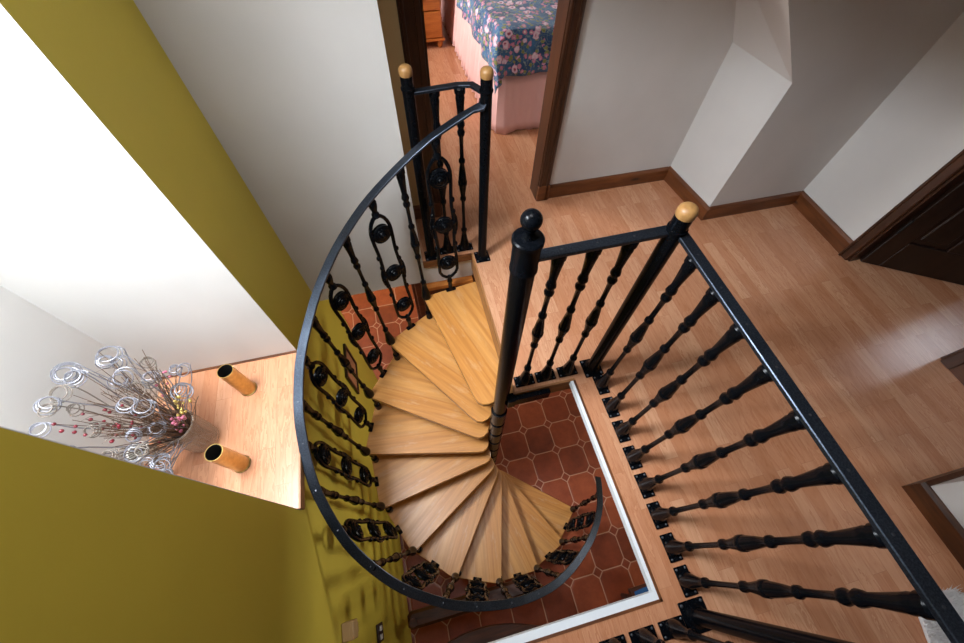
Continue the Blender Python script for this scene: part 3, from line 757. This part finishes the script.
# duvet: draped grid
b=MB(); nx,ny=56,64; vs=[];fs=[]
OH=.27
for j in range(ny+1):
    for i in range(nx+1):
        s=-OH+(BX1-BX0+2*OH)*i/nx; t_=-OH+(BY1-BY0+OH)*j/ny
        def drop(d,lim):   # distance beyond edge -> (outward, down)
            if d<=0: return 0,0
            r=.05
            arc=r*PI/2
            if d<arc: th=d/r; return r*math.sin(th),r*(1-math.cos(th))
            return r+.02*(d-arc)/lim,r+(d-arc)
        ox=dz=0; x=min(max(s,0),BX1-BX0); y=max(t_,0)
        d1=-s if s<0 else (s-(BX1-BX0) if s>BX1-BX0 else 0); d2=-t_ if t_<0 else 0
        o1,z1=drop(d1,OH); o2,z2=drop(d2,OH)
        X=x+(-o1 if s<0 else o1); Y=y-o2
        if d1>0 and d2>0:
            dd=math.hypot(d1,d2); o3,z3=drop(min(dd,.40),OH); zz=z3; X=x+(-1 if s<0 else 1)*o3*d1/dd*1.1; Y=y-o3*d2/dd*1.1
        else: zz=max(z1,z2)
        z=.665-zz+.012*math.sin(s*9+1)*math.cos(t_*6)
        if zz>.06:
            wv=.012*math.sin((s if d2>0 else t_)*26+2*math.sin(t_*5)); X+=(-wv if s<0 else 0); Y+=(-wv if d2>0 else 0)
        vs.append((BX0+X,BY0+Y-.015,z))
for j in range(ny):
    for i in range(nx): fs.append((j*(nx+1)+i,j*(nx+1)+i+1,(j+1)*(nx+1)+i+1,(j+1)*(nx+1)+i))
b.add(vs,fs,True); o=b.build('duvet',M['floral'])
md=o.modifiers.new('s','SOLIDIFY'); md.thickness=.03; md.offset=-1
tag(o,'blue duvet printed with pink and white flowers lying on the bed','duvet')
# pine bedside chest
cx0,cx1,cy0,cy1=.20,.655,3.99,4.38
ch=thing('bedside_chest',((cx0+cx1)/2,(cy0+cy1)/2,0),'orange pine bedside chest with round-knobbed drawers left of the bed','chest of drawers'); cc=Vector(((cx0+cx1)/2,(cy0+cy1)/2,0))
X0,X1,Y0,Y1=cx0-cc.x,cx1-cc.x,cy0-cc.y,cy1-cc.y
b=MB(); b.bbox(X0+.01,X1-.01,Y0+.012,Y1,.07,.70,.003); b.build('carcass',M['pine'],ch)
b=MB(); b.bbox(X0-.012,X1+.012,Y0-.012,Y1,.70,.722,.005); b.build('top',M['pine'],ch)
b=MB(); b.bbox(X0-.008,X1+.008,Y0-.010,Y1,.062,.082,.004); b.build('plinth',M['pine'],ch)
for x in (X0+.035,X1-.035):
    for y in (Y0+.03,Y1-.035): b=MB(); b.lathe([(.018,0),(.026,.02),(.028,.04),(.022,.062)],16,Matrix.Translation((x,y,0))); b.build('foot',M['pine'],ch)
for z0_,z1_ in ((.09,.285),(.295,.49),(.50,.69)):
    b=MB(); b.bbox(X0+.02,X1-.02,Y0-.006,Y0+.012,z0_,z1_,.004); d=b.build('drawer',M['pine'],ch)
    b=MB(); b.lathe([(.008,0),(.007,.012),(.014,.02),(.015,.028),(.009,.034),(1e-6,.035)],16,Matrix.Translation(((X0+X1)/2,Y0-.006,(z0_+z1_)/2))@Matrix.Rotation(PI/2,4,'X')); b.build('knob',M['pine'],d)

# ------------------------------------------------------------------ rug, lower storey things
b=MB(); random.seed(3)
rc=(1.655,-.735)
def rr(a): return .19*(1+.10*math.sin(3*a+1)+.05*math.sin(7*a))
poly=[(rc[0]+rr(2*PI*i/40)*math.cos(2*PI*i/40)*.82,rc[1]+1.25*rr(2*PI*i/40)*math.sin(2*PI*i/40)) for i in range(40)]
b.prism(poly,.001,.018,None,.004)
rug=b.build('fluffy_rug',M['fur']); tag(rug,'small fluffy white rug on the laminate beside the wall block','rug')
b=MB()
for i in range(5200):
    a=random.uniform(0,2*PI); q=math.sqrt(random.random()); x=rc[0]+rr(a)*q*math.cos(a)*.82; y=rc[1]+1.25*rr(a)*q*math.sin(a)
    dx,dy=random.uniform(-.014,.014)+.010*q*math.cos(a),random.uniform(-.014,.014)+.010*q*math.sin(a); h=.012+random.uniform(.012,.034); w=.0016
    if x+dx>1.828: continue
    t0=random.uniform(0,2*PI); P=[(x+w*math.cos(t0+k*2.094),y+w*math.sin(t0+k*2.094),.014) for k in range(3)]
    b.add(P+[(x+dx,y+dy,h+.01)],[(0,1,3),(1,2,3),(2,0,3)],False)
o=b.build('pile',M['fur'],rug); o['kind']='stuff'
# picture on the yellow wall
t=thing('framed_picture',(XW,1.37,-1.05),'small dark-framed picture hanging on the lower yellow wall','picture')
b=MB(); w,h=.135,.165
for q in ((-w,w,h-.022,h),(-w,w,-h,-h+.022),(-w,-w+.022,-h+.022,h-.022),(w-.022,w,-h+.022,h-.022)): b.bbox(0,.018,q[0],q[1],q[2],q[3],.003)
b.build('frame',M['door'],t); b=MB(); b.box(.001,.008,-w+.02,w-.02,-h+.02,h-.02); b.build('print',M['picture'],t)
t.location=(XW+.001,1.375,-.90)
# switch plate and timber block low on the yellow wall
t=thing('light_switch',(XW+.0005,-.23,-1.12),'dark brown double switch plate on the yellow wall','switch')
b=MB(); b.bbox(0,.009,-.045,.045,-.075,.075,.003); b.build('plate',M['switch'],t)
for y in (-.02,.02): b=MB(); b.bbox(.008,.016,y-.012,y+.012,-.02,.02,.002); b.build('rocker',M['pot'],t)
t=thing('wall_bracket',(XW+.0005,-.135,-.42),'pale wooden block bracket fixed low on the yellow wall','bracket')
b=MB(); b.bbox(0,.05,-.035,.035,-.05,.03,.004); b.build('block',M['cardbox'],t); b=MB(); b.bbox(0,.04,-.02,.02,-.10,-.05,.003); b.build('stay',M['cardbox'],t)
# dark bench below
t=thing('wooden_bench',(-.07,-.55,ZL),'dark polished wooden bench with curved seat on the lower tiled floor','bench')
b=MB(); poly=[(-.52,-.26)]+[(-.52+1.04*i/20,.02+.13*math.sin(PI*i/20)) for i in range(21)]+[(.52,-.26)]
b.prism(poly,.70,.735,None,.006); b.build('seat',M['lower_wood'],t)
b=MB(); b.bbox(-.46,.48,.24,.345,.60,.68,.02); b.build('front_rail',M['lower_wood'],t)
for x in (-.42,.44):
    for y in (-.2,.28): b=MB(); b.lathe([(.022,0),(.028,.05),(.020,.12),(.030,.35),(.024,.46),(.030,.54),(.026,.70)],14,Matrix.Translation((x,y if y<0 else y-.0,0))); b.build('leg',M['lower_wood'],t)
b=MB(); b.bbox(-.46,.46,-.27,-.23,.735,1.05,.01); b.build('backrest',M['lower_wood'],t)
# blue cushion on a stool
t=thing('stool',(1.29,-.67,ZL),'dark wooden stool under the stairwell corner','stool')
b=MB(); b.bbox(-.19,.19,-.19,.19,.42,.455,.008); b.build('seat',M['lower_wood'],t)
for x in (-.12,.15):
    for y in (-.15,.10): b=MB(); b.lathe([(.018,0),(.022,.42)],12,Matrix.Translation((x,y,0))); b.build('leg',M['lower_wood'],t)
b=MB(); vs=[];fs=[]; n=14
for s in (1,-1):
    for j in range(n+1):
        for i in range(n+1):
            u=2*i/n-1; v=2*j/n-1; hgt=.045*((1-u**4)*(1-v**4))**.5
            vs.append((.18*u*(1-.05*v*v),.18*v*(1-.05*u*u),.047+s*hgt))
for s in range(2):
    o_=s*(n+1)**2
    for j in range(n):
        for i in range(n):
            f=(o_+j*(n+1)+i,o_+j*(n+1)+i+1,o_+(j+1)*(n+1)+i+1,o_+(j+1)*(n+1)+i); fs.append(f if s==0 else f[::-1])
b.add(vs,fs,True); tag(b.build('cushion',M['blue'],None,(1.29,-.67,ZL+.456)),'blue fabric cushion on the dark stool by the white-edged stairwell corner','cushion')
# cabinet behind the top treads
t=thing('wooden_cabinet',(.37,2.62,ZL),'dark wooden cabinet on the terracotta floor behind the top treads','cabinet')
b=MB(); b.bbox(-.45,.45,-.2,.2,.06,1.35,.006); b.build('carcass',M['lower_wood'],t); b=MB(); b.bbox(-.47,.47,-.22,.2,1.35,1.38,.006); b.build('top',M['lower_wood'],t)
b=MB(); b.bbox(-.46,.46,-.21,.2,0,.06,.004); b.build('plinth',M['lower_wood'],t)
for s in (-1,1):
    b=MB(); b.bbox(s*.22-.20,s*.22+.20,-.218,-.2,.1,1.3,.005); b.bbox(s*.22-.14,s*.22+.14,-.226,-.215,.18,1.22,.006); d=b.build('door',M['lower_wood'],t)
    b=MB(); b.sphere((s*.05,-.236,.75),.013,12,8); b.build('knob',M['brass'],d)

# ------------------------------------------------------------------ light
w=bpy.data.worlds.new('World'); sc.world=w; w.use_nodes=True
bg=w.node_tree.nodes['Background']; bg.inputs[0].default_value=(.72,.84,1,1); bg.inputs[1].default_value=1.2
def area(name,loc,target,sx,sy,power,col):
    L=bpy.data.lights.new(name,'AREA'); L.shape='RECTANGLE'; L.size=sx; L.size_y=sy; L.energy=power; L.color=col
    o=bpy.data.objects.new(name,L); COL.objects.link(o); o.location=loc
    o.rotation_euler=(Vector(target)-Vector(loc)).to_track_quat('-Z','Y').to_euler(); return o
mx_,mz_=(NX+XW-.1)/2,(RZ0+RZ1)/2+.02
area('daylight_niche',(mx_-.07,.664,mz_+.14),(mx_+.60,.664,mz_-.66),.52,.66,125,(.86,.93,1)).data.spread=rad(165)
area('fill_skylight',(-.05,.60,ZC+.22),(-.05,.60,0),.75,.75,16,(.97,.98,1)).data.spread=rad(140)  # added overhead fill for the yellow and white walls
area('daylight_bedroom',(-1.75,3.45,1.5),(0,3.45,1.2),1.3,1.1,140,(1,.96,.93))
area('daylight_side_room',(4.90,.65,1.66),(3.5,.62,1.5),.45,.75,7,(.8,.88,1))
area('fill_lower_side',(4.15,.6,-.85),(0,.5,-.75),1.3,.85,18,(1,.95,.86)).data.spread=rad(100)  # added fill from the lower right, aimed at the yellow wall
area('daylight_lower',(-2.55,2.9,-.95),(-1,2.6,-1.5),1.5,1.0,110,(1,.95,.88))

# ------------------------------------------------------------------ camera
cam=bpy.data.cameras.new('camera'); co=bpy.data.objects.new('camera',cam); COL.objects.link(co)
cam.sensor_fit='HORIZONTAL'; cam.sensor_width=36; cam.lens=387.59/964*36; cam.clip_start=.02
def rz(a): return Matrix.Rotation(a,4,'Z')
co.matrix_world=Matrix.Translation((0,0,1.75))@rz(-.26936)@Matrix.Rotation(.54793,4,'X')@rz(.03299)
sc.camera=co
sc.view_settings.view_transform='Standard'; sc.view_settings.look='None'; sc.view_settings.exposure=0.24; sc.view_settings.gamma=1
sc.cycles.max_bounces=10; sc.cycles.transparent_max_bounces=12
